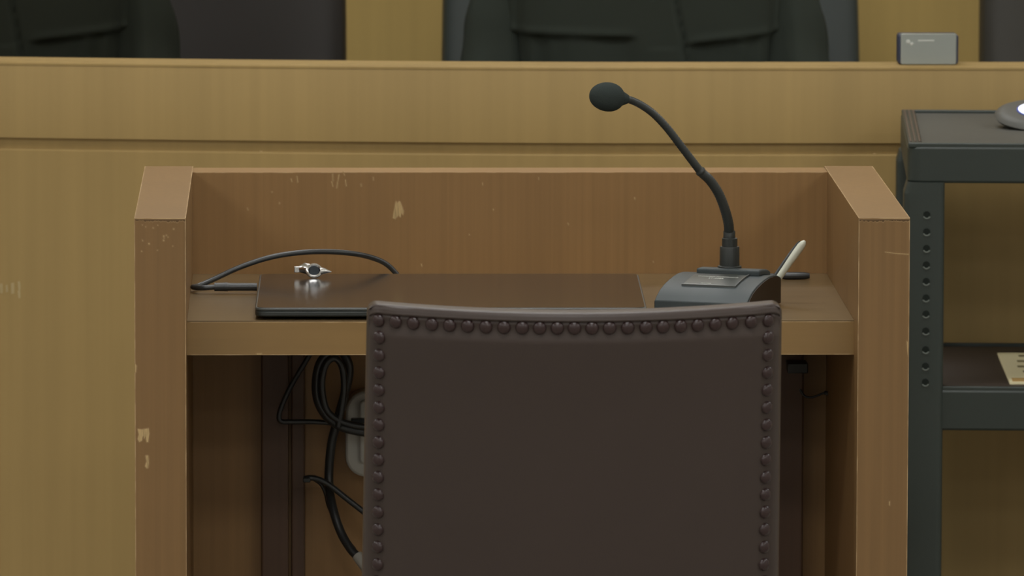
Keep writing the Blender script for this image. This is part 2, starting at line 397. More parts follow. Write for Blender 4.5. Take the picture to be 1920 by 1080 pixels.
    def bodyf(i, j):
        v = j/150; z = zs1+(zs0-zs1)*v; q = 2*math.pi*i/420
        sh = max(0, (z-1.02)/.065); a = .188-.10*sh**1.4+.02*max(0, (.8-z)/.2); d = .135-.065*sh+.02*max(0, (.8-z)/.2)
        c, s_ = math.cos(q), math.sin(q)
        X = a*math.copysign(abs(c)**.8, c); Y = -d*math.copysign(abs(s_)**.8, s_)
        V0c = skin_v['vz']+.01
        if s_ > 0:
            dx = X-skin_v['vx']; edge = skin_v['vx']+.02+(.95-z)*.2
            if X < 0: seam = skin_v['zl']+.02*(-X-.02)*.35+.004; on = 1/(1+math.exp((X+.022)/.004))
            else: seam = skin_v['zr']+.085*(X-.06); on = 1/(1+math.exp(-(X-.058)/.004))
            below = 1/(1+math.exp((z-seam)/.0012))
            ov = 1/(1+math.exp((X-edge)/.0025))
            Y -= .009*ov                                         # left front laps over the right one
            Y += .007*math.exp(-((X-edge)/.0035)**2)*(z < V0c)
            pl = max(0, min(1, (abs(X)-.10)/.05))
            Y += on*below*(.007+.006*pl*(.5+.5*math.cos(X*2*math.pi/.028)))*math.exp(-(seam-z)*3)
            Y -= on*.003*math.exp(-((z-seam-.006)/.005)**2)
            Y += .012*math.exp(-((abs(X)-.172)/.007)**2)*(z < 1.0)
            Y += .0025*math.sin(X*55+z*18)*(z < seam)
            V0 = skin_v['vz']+abs(X-skin_v['vx']+.015)*1.25
            if z > V0: Y += .034
        return (X, Y+.01, z)
    rb = MB().grid(bodyf, 420, 151, close=True); rb.build('robe', robe, t, recalc=True, angle=60)
    for s in (-1, 1):
        pth = spline([(s*.12, .02, 1.05), (s*.165, .02, 1.0), (s*.185, .01, .93), (s*.192, -.005, .87), (s*.198, -.03, .825), (s*.185, -.10, .815), (s*.15, -.20, .815), (s*.115, -.26, .82)], 8)
        k = len(pth); m = MB(); rr = [.046+.008*min(1, i/(k*.3))+.012*max(0, (i/k-.6)/.4) for i in range(k)]
        m.tube(pth, rr, 28)
        for vi, p in enumerate(m.v):       # hanging folds along the sleeve
            q = math.atan2(p.y-.0, p.x-s*.19); f = .0035*math.sin(5*q+p.z*9)+.002*math.sin(9*q+1.3-p.z*14)
            d = Vector((p.x-s*.19, p.y, 0)); 
            if d.length > .01: m.v[vi] = p+d.normalized()*f
        m.build('sleeve', robe, t, angle=80)
    t.location = (cx, cy, 0); return t
YP = 2.42
pc = at(1215, 60, YP-.13)
v0 = at(1243, 2, YP-.13)
person(pc.x, YP, MT['robe'], 'person in a black pleated robe seated in the centre chair behind the bench',
       dict(vx=v0.x-pc.x, vz=v0.z, zl=at(1190, 78, YP-.13).z, zr=at(1300, 86, YP-.13).z))
pl_ = at(-18, 60, YP-.13)
person(pl_.x, YP, MT['robel'], 'person in a plain black robe seated at the far left behind the bench',
       dict(vx=.01, vz=v0.z+.03, zl=at(0, 80, YP-.13).z, zr=at(120, 80, YP-.13).z))

# ------------------------------------------------------------ little silver box on the bench rim
pa = at(1687, 126, YB+.018); pb = at(1793, 63, YB+.018)
t = thing('plastic_case', 'small silver-faced box with dark edges standing on the bench rim at right', 'box', (pa.x, YB+.018, zt))
z0 = zt
rbox(MB(), (pa.x-.002, YB+.020, z0), (pb.x+.003, YB+.050, pb.z-.001), .004).build('case', MT['boxside'], t, bevel=.002)
rbox(MB(), (pa.x+.001, YB+.016, z0+.0005), (pb.x+.0, YB+.022, pb.z), .002).build('front_face', MT['boxface'], t, bevel=.0008)
lm = MB()
for dx, dz, r in ((.010, .010, .0028), (.0145, .0125, .0022)):
    lm.lathe([(r, 0), (r*.7, .0006)], (pa.x+dx, YB+.016, pb.z-dz), 12, Matrix.Rotation(math.pi/2, 3, 'X'))
lm.box((pa.x+.022, YB+.0156, pb.z-.0095), (pa.x+.042, YB+.0162, pb.z-.0075))
lm.build('emblem', MT['ink'], t, smooth=False)

# ------------------------------------------------------------ the witness desk
desk = thing('witness_desk', 'worn reddish-brown wooden desk with raised sides and back, brown chair before it', 'desk', (0, .26, 0))
def patch(m, px, py, Y, pts, sc_=1.0):   # bare-wood chip: raised a hair off the front face
    o = at(px, py, Y); k = sc_/ (F/ (Y-CAM.y))
    a = [(o.x+x*k, Y-.0003, o.z-y*k) for x, y in pts]; m.prism(a, [(x, Y+.0005, z) for x, _, z in a])
for s in (-1, 1):
    m = MB().box((s*.347, 0, 0), (s*.4, .532, .92)); m.cur = 1
    if s < 0:
        patch(m, 268, 815, 0, [(-10, -11), (-2, -10), (11, -12), (12, -2), (10, 14), (7, 14), (5, 3), (3, 8), (0, 2), (-2, 11), (-7, 14), (-10, 8), (-8, 0)])
        patch(m, 276, 865, 0, [(-3, -11), (2, -11), (3, 2), (2, 12), (-1, 13), (-4, 9), (-1, 0)])
        patch(m, 256, 690, 0, [(-3, -9), (0, -4), (-1, 8), (-3, 9)])
        for q in range(16): patch(m, random.uniform(262, 340), random.uniform(418, 480), 0, [(-1, -1), (1, -.6), (.8, 1.2), (-.8, 1)], random.uniform(.4, 1.3))
    else:
        patch(m, 1668, 944, 0, [(-1.3, -4), (1, -4), (.8, 4), (-.8, 3)])
        patch(m, 1684, 475, 0, [(-25, -3), (0, 0), (21, 1.2), (21, 2.4), (0, 1.4), (-25, -2)])
        patch(m, 1700, 650, 0, [(0, -12), (2.5, -8), (2.5, 22), (1, 6)])
    m.cur = 2; x0 = -47
    while x0 < 47:                       # ragged core showing under the top arris
        w_ = random.uniform(3, 9); h_ = random.uniform(1.2, 5.5)
        patch(m, 300 if s < 0 else 1658, 411.5, 0, [(x0, 0), (min(x0+w_, 47), 0), (min(x0+w_, 47), h_*.6), (x0+w_*.5, h_), (x0, h_*.5)]); x0 += w_
    m.build('side_panel', [MT['desk'], MT['chip'], MT['darkchip']], desk, smooth=False)
m = MB().box((-.347, .48, .03), (.347, .53, .9185)); m.cur = 1
patch(m, 746, 394, .48, [(-4, -17), (0, -14), (2, -17), (5, -16), (8, -8), (11, 2), (10, 10), (7, 6), (5, 14), (1, 10), (-2, 14), (-5, 17), (-10, 15), (-8, 2)])
for x, y, L, sl in ((624, 333, 14, 0), (622, 345, 10, 2), (636, 334, 14, -3), (633, 347, 12, -2), (648, 343, 12, 1), (643, 325, 8, 3), (546, 338, 6, 1), (557, 336, 12, 1), (677, 347, 5, 0), (700, 335, 6, 0),
                    (464, 392, 4, 1), (790, 497, 5, 1), (573, 470, 3, 0), (524, 381, 3, 0), (1225, 491, 3, 0), (925, 393, 3, 0), (1065, 420, 4, 1), (1190, 372, 4, 0), (510, 360, 2, 0), (880, 440, 2, 0), (1010, 335, 5, 0), (905, 345, 5, 0)):
    patch(m, x, y, .48, [(-1, -L/2), (.6, -L/2), (1+sl, L/2), (-.3+sl, L/2)])
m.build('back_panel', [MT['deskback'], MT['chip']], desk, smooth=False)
ZS = .807
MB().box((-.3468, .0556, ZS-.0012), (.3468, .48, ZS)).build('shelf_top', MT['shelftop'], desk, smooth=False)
m = MB().box((-.347, .055, ZS-.036), (.347, .48, ZS-.0012)); m.cur = 1
patch(m, 486, 664, .055, [(-5, -1), (5, -2), (6, 1), (-5, 1)])
m.build('shelf', [MT['shelf'], MT['chip']], desk, smooth=False)
def bx(pl, pr, Y, dep): a = at(pl, 900, Y).x; b = at(pr, 900, Y).x; return (a, Y, .04), (b, Y+dep, ZS-.037)
MB().box(*bx(490, 541, .462, .018)).build('batten', MT['conduit'], desk, smooth=False, bevel=.002)
MB().box(*bx(546, 572, .468, .012)).build('batten', MT['conduit'], desk, smooth=False, bevel=.002)
MB().box(*bx(1395, 1506, .455, .025)).build('batten', MT['conduit'], desk, smooth=False, bevel=.002)
MB().box((-.347, .30, .03), (.347, .33, .09)).build('foot_rail', MT['desk'], desk, smooth=False)
p = at(1495, 688, .45); MB().box((p.x-.012, .425, p.z-.004), (p.x+.010, .455, p.z+.007)).build('clip', MT['black'], desk, bevel=.001)

# ------------------------------------------------------------ things on the desk
# laptop
zt_l = ZS+.013
q = [atz(478, 577, zt_l), atz(1213, 577, zt_l), atz(1197, 513, zt_l), atz(487, 513, zt_l)]
lp = thing('laptop', 'closed black glossy laptop lying on the desk behind the chair back', 'laptop', (sum((p.x for p in q))/4, .22, ZS))
def rounded(q, r, n=5):
    out = []
    for i in range(4):
        p = q[i]; a = (q[i-1]-p).normalized(); b = (q[(i+1) % 4]-p).normalized()
        for k in range(n+1):
            t = k/n; out.append(p+a*r*(1-t)**2+b*r*t**2)
    return out
def slab(q, z0, z1, r, name, m_, par, bevel=.001, inset=0):
    c = sum(q, Vector())/4; qq = [p+(c-p).normalized()*inset for p in q]; R_ = rounded(qq, r)
    return MB().prism([(p.x, p.y, z0) for p in R_], [(p.x, p.y, z1) for p in R_]).build(name, m_, par, bevel=bevel, angle=50)
slab(q, ZS+.0035, ZS+.0095, .012, 'base', MT['black'], lp, .0015)
slab(q, ZS+.0096, ZS+.0126, .012, 'lid_edge', MT['lapedge'], lp, .001)
slab(q, ZS+.0126, zt_l, .012, 'lid', MT['lid'], lp, .0001, inset=.0025)
for x, y in ((q[0].x+.03, .11), (q[1].x-.03, .11), (q[3].x+.03, .34), (q[2].x-.03, .34)):
    MB().box((x-.02, y-.004, ZS), (x+.02, y+.004, ZS+.004)).build('foot', MT['cable'], lp, bevel=.001)
# charging cable: plug in the laptop's left side, loops back behind it
cb = thing('power_cable', 'black charging cable plugged into the laptop and arching up behind it', 'cable', (q[0].x-.02, .3, ZS))
pz = ZS+.0075; a = atz(482, 538, pz); b_ = atz(402, 538, pz)
MB().tube([a, a+(b_-a)*.55, b_], [.0042, .0042, .0046], 16).build('plug', MT['cable'], cb)
m = MB(); pr = []
for i in range(9):
    p = b_+(b_-a).normalized()*(.0015*i-.014); m.tube([p, p+(b_-a).normalized()*.0008], .0052-.0001*i, 16)
m.build('strain_relief', MT['cable'], cb)
yb = b_.y
MB().tube(spline([b_+(a-b_)*.05, Vector((at(378, 540, yb).x, yb, pz-.001)), Vector((at(362, 540, yb+.01).x, yb+.012, pz-.0015)), at(372, 536, yb+.03), at(400, 524, yb+.04), at(450, 501, yb+.05), at(505, 483, yb+.06), at(560, 474, yb+.07),
              at(615, 472, yb+.085), at(665, 476, yb+.10), at(700, 484, yb+.115), at(724, 495, yb+.122), at(742, 512, yb+.125), at(752, 526, yb+.125), at(762, 535, yb+.12)], 8), .0029, 12).build('cord', MT['cable'], cb)
# silver clip on the lid
zc = zt_l
pc_ = atz(589, 521, zc)
cl = thing('metal_clip', 'tiny shiny silver clip with a round eye lying on the laptop lid', 'clip', (pc_.x, pc_.y, zc))
R0 = .0068; ring = [(pc_.x+R0*1.12*math.cos(2*math.pi*i/24), pc_.y+.002*math.sin(2*math.pi*i/24), zc+R0+.001+R0*.9*math.sin(2*math.pi*i/24)) for i in range(25)]
MB().tube(ring, .0017, 8, caps=False).build('ring', MT['silver'], cl)
MB().lathe([(.0055, -.002), (.006, 0), (.0055, .002)], (pc_.x, pc_.y+.001, zc+R0+.001), 20, Matrix.Rotation(math.pi/2, 3, 'X')).build('eye', MT['glassdark'], cl)
m = MB().tube([(pc_.x-.004, pc_.y+.006, zc+.0085), (pc_.x-.010, pc_.y+.008, zc+.0095), (pc_.x-.0165, pc_.y+.01, zc+.0085)], [.0058, .006, .0035], 14)
m.box((pc_.x-.0215, pc_.y+.006, zc+.005), (pc_.x-.0155, pc_.y+.010, zc+.0115)); m.build('barrel', MT['silver'], cl, bevel=.0006)
MB().tube([(pc_.x+.006, pc_.y, zc+.007), (pc_.x+.0105, pc_.y+.001, zc+.0075), (pc_.x+.0185, pc_.y+.002, zc+.0062)], [.0042, .0034, .0006], 12).build('tip', MT['silver'], cl)

# gooseneck microphone
th = math.radians(-20)
fl = atz(1227, 588, ZS)
U = Vector((math.cos(th), math.sin(th), 0)); D = Vector((-math.sin(th), math.cos(th), 0)); Wm, Dm = .101, .125
mic = thing('gooseneck_microphone', 'black gooseneck desk microphone with foam ball on a grey wedge base', 'microphone', tuple(fl+U*Wm/2+D*Dm/2))
def mp(u, d, z): return fl+U*u+D*d+Vector((0, 0, z))
key = [(0, .014), (.06, .0185), (.147, .0235), (.27, .0277), (.4, .0305), (.52, .0325), (.65, .0338), (.78, .0335), (.9, .032), (1, .0285)]
prof = [(0, .001)]+[(Dm*a, b) for a, b in key]+[(Dm, .001)]
sk_ = .010
m = MB(); A = [mp(-.0, d, z) for d, z in prof]; B = [mp(Wm, d, z) for d, z in prof]
m.prism(A, B).build('base', MT['micbase'], mic, bevel=.0009, angle=25)
ins = [(d*.965+.002, z-.0012 if z > .01 else z+.001) for d, z in prof]
MB().prism([mp(Wm-.001, d, z) for d, z in ins], [mp(Wm+.0007, d, z) for d, z in ins]).build('side_cheek', MT['micside'], mic, smooth=False)
MB().prism([mp(-.0007, d, z) for d, z in ins], [mp(.001, d, z) for d, z in ins]).build('side_cheek', MT['micside'], mic, smooth=False)
def top_z(d):
    for (a0, z0_), (a1, z1_) in zip(prof[1:], prof[2:]):
        if a0 <= d <= a1 and a1 > a0: return z0_+(z1_-z0_)*(d-a0)/(a1-a0)
    return .03
def onbase(u0, u1, d0, d1, h0, h1, n=8, slant=0):
    m = MB(); rows = []
    for i in range(n+1):
        d = d0+(d1-d0)*i/n; sl = slant*i/n
        rows.append([mp(u0+sl, d, top_z(d)+h0), mp(u1+sl, d, top_z(d)+h0), mp(u1+sl, d, top_z(d)+h1), mp(u0+sl, d, top_z(d)+h1)])
    for i in range(n+1):
        m.v += rows[i]
    for i in range(n):
        for j in range(4): m.face([i*4+j, i*4+(j+1) % 4, i*4+4+(j+1) % 4, i*4+4+j])
    m.face([0, 1, 2, 3]); m.face([n*4+3, n*4+2, n*4+1, n*4]); return m
PU0, PU1, PD0, PD1 = .021, .078, .032, .082
onbase(PU0, PU1, PD0, PD1, -.001, .0012, slant=0).build('label_plate', MT['plate'], mic, bevel=.0004, angle=30)
rim_m = MB()
for u0, u1, d0, d1 in ((PU0-.001, PU1+.001, PD0-.0012, PD0), (PU1, PU1+.0014, PD0-.001, PD1+.001)):
    r_ = onbase(u0, u1, d0, d1, -.001, .002); n = len(rim_m.v); rim_m.v += r_.v; 
    for f_ in r_.f: rim_m.face([i+n for i in f_])
rim_m.build('plate_rim', MT['lapedge'], mic, angle=30)
def put_text(s, size, u, d, name):
    me = text_mesh(s, size); m = MB()
    for v in me.vertices:
        dd = d+v.co.y; m.v.append(mp(u+v.co.x, dd, top_z(dd)+.0014+v.co.z))
    for p in me.polygons: m.face(list(p.vertices))
    o = m.build(name, MT['ink'], mic, smooth=False, recalc=False); return o
put_text('CHAIRMAN MICROPHONE', .0037, .050, .064, 'printed_text')
put_text('ST-808R', .0048, .050, .057, 'printed_text')
put_text('POWER', .0034, .045, .037, 'printed_text')
onbase(.020, .090, .083, .1240, -.001, .0062).build('rear_hump', MT['micbase'], mic, bevel=.0022, seg=4, angle=30)
sp_ = mp(.049, .104, top_z(.104)); Ys = sp_.y
zb = at(1368, 502, Ys).z; sx = at(1368, 480, Ys).x; kz = (Ys-CAM.y)/F
def zz(py): return at(1368, py, Ys).z
pr = [(.0127, zz(506)-.004), (.0127, zz(499)), (.0120, zz(498)), (.0106, zz(497.5)), (.0104, zz(464)), (.0100, zz(462))]
MB().lathe(pr, (sx, Ys, 0)).build('socket', MT['black'], mic, angle=30)
MB().lathe([(.0082, zz(464)), (.0082, zz(447)), (.0076, zz(446))], (sx, Ys, 0)).build('collar', MT['black'], mic, angle=30)
MB().lathe([(.0064, zz(448)), (.0064, zz(434)), (.0058, zz(432))], (sx-.0005, Ys, 0)).build('collar', MT['black'], mic, angle=30)
pts = [(1367, 440), (1366, 420), (1359, 392), (1347, 362), (1331, 338), (1314, 322), (1296, 299), (1274, 270), (1250, 239), (1226, 214), (1204, 198), (1186, 189), (1176, 186)]
path = spline([at(x, y, Ys-.05*(i/12)) for i, (x, y) in enumerate(pts)], 12)
k = len(path); rr = []
for i in range(k):
    f_ = i/k; r = .0046+(-.0010)*f_ + (.0006 if f_ < .42 else 0)+(.0004 if i % 2 else 0)*(f_ < .95)
    rr.append(r)
rr[int(.42*k)] = .0056; rr[int(.42*k)+1] = .0056
MB().tube(path, rr, 16).build('gooseneck', MT['black'], mic, angle=80)
hc = at(1138, 181.5, Ys-.055); he = at(1176, 186, Ys-.05); ax = (hc-he).normalized()
def orient(ax):
    return ax.to_track_quat('Z', 'Y').to_matrix()
kk = (Ys-.05-CAM.y)/F
prof2 = []
for i in range(21):
    q_ = math.pi*i/20; z = -math.cos(q_)*34*kk; r = 27.6*kk*math.sin(q_)**.92*(1-.06*math.cos(q_)*-1); prof2.append((max(r, .0004), z))
MB().lathe(prof2, hc, 36, orient(ax)).build('windscreen', MT['foam'], mic, angle=80)
MB().lathe([(.0045, -2*kk), (.0062, 4*kk), (.0085, 12*kk), (.0085, 20*kk)], he, 20, orient(ax)).build('head_collar', MT['foam'], mic)
# white rod behind the base
pn = thing('pen', 'white rounded stick propped up behind the microphone base', 'pen', tuple(at(1464, 520, Ys+.06)))
Yp = mp(Wm, Dm, 0).y+.012
pts = [at(1452, 534, Yp), at(1463, 517, Yp), at(1480, 492, Yp), at(1493, 474, Yp), at(1503, 460, Yp), at(1507, 455, Yp), at(1509.5, 451.5, Yp)]
MB().tube(pts, [.0036, .0036, .0038, .0043, .0041, .0032, .0012], 18).build('barrel', MT['white'], pn)
pts = [p+Vector((-.0040, .002, .0014)) for p in pts[:6]]
MB().tube(pts, [.0022, .0022, .0022, .0022, .0016, .0008], 10).build('dark_backing', MT['cable'], pn)
# black plug lying behind
g1 = atz(1466, 517, ZS+.0042); g2 = atz(1518, 517, ZS+.0042)
kn_ = thing('cable_plug', 'black moulded cable plug lying at the back right of the desk', 'plug', (g1.x, g1.y, ZS))
MB().tube([g1, g1+(g2-g1)*.15, g1+(g2-g1)*.8, g2], [.0034, .0042, .004, .003], 16).build('plug_body', MT['cable'], kn_)
MB().tube(spline([g1+Vector((0, 0, 0)), g1+Vector((-.02, -.0, .0)), g1+Vector((-.04, .003, -.001)), g1+Vector((-.07, -.012, -.0015))]), .0026, 10).build('cord', MT['cable'], kn_)

# ------------------------------------------------------------ cables under the desk
def wp(pts, Y): return [at(p[0], p[1], p[2] if len(p) > 2 else Y) for p in pts]
ob = thing('socket_box', 'grey-white rounded plastic box fixed to the inside of the desk back', 'box', tuple(at(690, 810, .47)))
a = at(648, 892, .455); b_ = at(745, 732, .455)
rbox(MB(), (a.x, .445, a.z), (b_.x, .479, b_.z), .022, 8).build('case', MT['boxwhite'], ob, bevel=.003)
a2 = at(674, 870, .44); b2 = at(740, 750, .44)
rbox(MB(), (a2.x, .438, a2.z), (b2.x, .446, b2.z), .006, 5).build('cover', MT['boxwhite'], ob, bevel=.002)
c1 = thing('looped_cable', 'thick black cable hanging in a tall loop under the desk', 'cable', tuple(at(620, 700, .42)))
MB().tube(spline(wp([(640, 655), (655, 690), (646, 740, .425), (632, 790, .43), (622, 830, .435), (617, 880, .44), (618, 920, .435), (626, 960, .42), (640, 1000, .41), (658, 1030, .40), (672, 1045, .395)], .42), 10), .0049, 12).build('cord', MT['cable'], c1)
pz1, pz2 = at(670, 1042, .396), at(700, 1078, .38)
MB().tube([pz1, pz2], [.0062, .008], 14).build('plug', MT['boxwhite'], c1)
c2 = thing('coiled_cable', 'black cable loop pressed beside the socket box under the desk', 'cable', tuple(at(600, 700, .40)))
MB().tube(spline(wp([(655, 655), (622, 662), (602, 680), (594, 715), (597, 750), (612, 778), (636, 797), (664, 806), (700, 812)], .40), 10), .0056, 12).build('cord', MT['cable'], c2)
MB().tube(spline(wp([(700, 802), (668, 798), (640, 790), (615, 772), (606, 745), (604, 712), (612, 682), (628, 672), (642, 690), (645, 730), (640, 770), (634, 800)], .39), 10), .0036, 12).build('cord', MT['cable'], c2)
c3 = thing('thin_cable', 'thin black cable bent sharply leftward under the desk shelf', 'cable', tuple(at(540, 740, .43)))
MB().tube(spline(wp([(590, 650), (572, 680), (545, 725), (528, 762), (523, 780), (527, 790), (545, 791), (590, 791), (640, 795), (690, 800)], .44), 10), .0028, 12).build('cord', MT['cable'], c3)
MB().box(at(658, 783, .425), at(684, 800, .415)).build('plug', MT['cable'], c3, bevel=.001)
c4 = thing('crossing_cable', 'black cable crossing low under the desk towards the lower right', 'cable', tuple(at(600, 900, .43)))
MB().tube(spline(wp([(570, 898), (585, 896), (605, 902), (625, 915), (650, 935), (690, 966), (720, 990)], .418), 10), .0032, 12).build('cord', MT['cable'], c4)
MB().tube(spline(wp([(590, 899), (602, 908), (611, 926), (617, 950), (640, 1000, .425), (665, 1030, .42)], .45), 10), .0022, 12).build('cord', MT['cable'], c4)
MB().box(at(568, 893, .425), at(582, 905, .412)).build('clip', MT['black'], c4, bevel=.001)
c5 = thing('cable_end', 'short dark cable end hanging at the right under the desk', 'cable', tuple(at(1520, 740, .45)))
MB().tube(spline(wp([(1500, 730), (1508, 742), (1520, 745), (1532, 742), (1545, 737), (1556, 738)], .45), 8), [.0012]*24+[.0012]*9+[.0024]*8, 10).build('cord', MT['cable'], c5)

# ------------------------------------------------------------ the studded leather chair
YK = -.75
chair = thing('studded_chair', 'brown leather chair with rounded nail studs, its back to the camera', 'chair', (at(1075, 700, YK).x, -.5, 0))
TL = at(688, 588, YK); TR = at(1467, 588, YK); BL = at(679, 1080, YK+.07); BR = at(1461, 1080, YK+.07)
ztop = at(700, 566, YK+.012).z
zbot = .50
def edgeL(z): t = (TL.z-z)/(TL.z-BL.z); return TL+(BL-TL)*t
def edgeR(z): t = (TR.z-z)/(TR.z-BR.z); return TR+(BR-TR)*t
def gap(e):                              # depth of the padded surface e metres in from the edge
    r = .0085
    d = r-math.sqrt(max(0, r*r-(r-e)**2)) if e < r else 0
    d += .0022*math.exp(-((e-.0100)/.0010)**2)-.0008*math.exp(-((e-.0078)/.0012)**2)
    d += .0012*math.exp(-((e-.016)/.006)**2)
    d -= .0030*math.exp(-((e-.032)/(.008 if e < .032 else .05))**2)
    return d
def gap_side(e):
    r = .010
    d = r-math.sqrt(max(0, r*r-(r-e)**2)) if e < r else 0
    d += .0012*math.exp(-((e-.0125)/.005)**2); d -= .0016*math.exp(-((e-.028)/.010)**2)
    return d
def surf(u, z, extra=0):
    a = edgeL(z); b = edgeR(z); p = a+(b-a)*u; wdt = (b-a).length
    eu = min(u, 1-u)*wdt; ez = max(0, ztop-z)
    bul = .050*(1-(2*u-1)**2)
    dt, ds = gap(ez), gap_side(eu)
    d = max(dt, ds) if max(dt, ds) > .003 else dt+ds
    rc = .010; cz = (rc-math.sqrt(max(0, rc*rc-(rc-eu)**2))) if eu < rc else 0
    p.y += -bul+d+extra; p.z = z-cz*max(0, 1-ez/.04)-.0035*(1-(2*u-1)**2)*max(0, 1-ez/.05) - .0000
    return p
def dense(L, fine, nf, nc):
    s = [fine*(i/nf)**1.3 for i in range(nf+1)]; mid = [fine+(L-2*fine)*i/nc for i in range(1, nc)]
    return s+mid+[L-x for x in reversed(s)]
wd_ = (TR-TL).length
us = [x/wd_ for x in dense(wd_, .05, 44, 60)]
zs_ = [ztop-.06*(i/60)**1.25 for i in range(61)]+[ztop-.06-(ztop-.06-zbot)*i/40 for i in range(1, 41)]
m = MB(); nu, nv = len(us), len(zs_)
m.grid(lambda i, j: surf(us[i], zs_[j]), nu, nv)
TH = .048
def back(i, j):
    p = surf(us[i], zs_[j]); f0 = edgeL(zs_[j]); 
    e = min(min(us[i], 1-us[i])*wd_, max(0, ztop-zs_[j])); r = .016
    d = r-math.sqrt(max(0, r*r-(r-e)**2)) if e < r else 0
    y = edgeL(zs_[j]).y+(edgeR(zs_[j]).y-edgeL(zs_[j]).y)*us[i]-.05*(1-(2*us[i]-1)**2)
    return (p.x, y+TH-d, p.z)
n0 = len(m.v); m.grid(back, nu, nv)
bd = [(i, 0) for i in range(nu)]+[(nu-1, j) for j in range(1, nv)]+[(i, nv-1) for i in range(nu-2, -1, -1)]+[(0, j) for j in range(nv-2, 0, -1)]
for (a0, b0), (a1, b1) in zip(bd, bd[1:]+bd[:1]):
    m.face([a0*nv+b0, a1*nv+b1, n0+a1*nv+b1, n0+a0*nv+b0])
m.build('backrest', MT['leather'], chair, angle=75)
nh = MB(); r = .0064
prof_n = [(r, 0), (r*.96, .0009), (r*.8, .0022), (r*.5, .0031), (r*.15, .0034)]
first = None
def nail(px, py):
    global first
    # solve for (u,z) on the back surface that shows at this pixel
    u = (px-688)/779; z = at(px, py, YK-.03).z
    for _ in range(6):
        p = surf(u, z); qv = at(px, py, p.y); u += (qv.x-p.x)/wd_; z += qv.z-p.z
    p = surf(u, z)
    dpu = surf(u+.004, z)-surf(u-.004, z); nrm = Vector((dpu.y, -dpu.x, 0)).normalized()
    if first is None:
        mm = MB().lathe(prof_n, (0, 0, 0), 22); me_o = mm.build('nail_head', MT['nail'], None, angle=80); me_o.parent = chair; first = me_o; o = me_o
    else:
        o = first.copy(); C.objects.link(o)
    o.parent = chair; o.location = p+nrm*.0006-Vector(chair.location); o.rotation_euler = nrm.to_track_quat('Z', 'Y').to_euler()
xs = [710, 742, 775, 810, 843, 877, 911, 945, 979, 1012, 1045, 1077, 1110, 1143, 1177, 1211, 1243, 1276, 1308, 1341, 1373, 1408, 1440]
for x in xs:
    t_ = (x-1075)/365; nail(x, 615-14.5*abs(t_)**2.2)
for i in range(1, 24):
    y = 600+32.7*i; nail(711.5-.0075*(y-600), y); nail(1440.5-.018*(y-600), y)
# seat, frame and legs
wy = chair.location.x
sa = MB(); rbx = rounded([Vector((wy-.215, -.68, 0)), Vector((wy+.215, -.68, 0)), Vector((wy+.225, -.22, 0)), Vector((wy-.225, -.22, 0))], .04)
MB().prism([(p.x, p.y, .43) for p in rbx], [(p.x, p.y, .50) for p in rbx]).build('seat', MT['leather'], chair, bevel=.018, seg=4)
MB().prism([(p.x*.98+wy*.02, p.y, .385) for p in rbx], [(p.x*.98+wy*.02, p.y, .43) for p in rbx]).build('seat_frame', MT['darkwood'], chair, bevel=.003)
for sx_, sy_, t0 in ((-1, -.64, .43), (1, -.64, .43), (-1, -.26, .39), (1, -.26, .39)):
    x = wy+sx_*.19
    MB().prism([(x-.016, sy_-.016, 0), (x+.016, sy_-.016, 0), (x+.016, sy_+.016, 0), (x-.016, sy_+.016, 0)],
               [(x-.022, sy_-.022, t0), (x+.022, sy_-.022, t0), (x+.022, sy_+.022, t0), (x-.022, sy_+.022, t0)]).build('leg', MT['darkwood'], chair, bevel=.003)
for s in (-1, 1): MB().box((wy+s*.19-.01, -.64, .16), (wy+s*.19+.01, -.26, .185)).build('stretcher', MT['darkwood'], chair, bevel=.002)

# ------------------------------------------------------------ utility cart
YF, YR = 1.03, 1.45
ztop_c = at(1800, 268, YF).z; xl = at(1701, 300, YF).x; xr = xl+.72
cart = thing('utility_cart', 'black plastic utility cart with shelves and drilled posts, right of the desk', 'cart', (xl, YF, 0)); cart_turn = -.058
def tray(zt_, lip, name, x0, x1, mtop, rimw=.018):
    rp = rounded([Vector((x0, YF, 0)), Vector((x1, YF, 0)), Vector((x1, YR, 0)), Vector((x0, YR, 0))], .016)
    o = MB().prism([(p.x, p.y, zt_-lip) for p in rp], [(p.x, p.y, zt_-.004) for p in rp]).build(name, MT['cart'], cart, bevel=.003)
    for a, b in (((x0, YF, 0), (x1, YF+rimw*.6, 0)), ((x0, YR-rimw*.6, 0), (x1, YR, 0)), ((x0, YF+.008, 0), (x0+rimw, YR-.008, 0)), ((x1-rimw, YF+.008, 0), (x1, YR-.008, 0))):
        MB().box((a[0]+.001, a[1]+.001, zt_-.006), (b[0]-.001, b[1]-.001, zt_)).build('rim', MT['cart'], o, bevel=.0015)
    MB().box((x0+rimw, YF+.011, zt_-.005), (x1-rimw, YR-.011, zt_-.0035)).build('shelf_surface', mtop, o, smooth=False)
    return o
o = tray(ztop_c, .047, 'top_shelf', xl, xr, MT['cartmat'])
for i in range(3): MB().box((xl+.003+.0052*i, YF+.014, ztop_c-.001), (xl+.0052*i+.0058, YR-.014, ztop_c+.0012)).build('ridge', MT['rim'], o, bevel=.0006)
zm = at(1850, 724, YF).z; tray(zm, .052, 'middle_shelf', xl+.002, xr, MT['cartshelf'], .012)
tray(.20, .052, 'bottom_shelf', xl+.002, xr, MT['cartshelf'], .012)
px0 = at(1692, 700, YF).x; px1 = at(1770, 500, YF).x
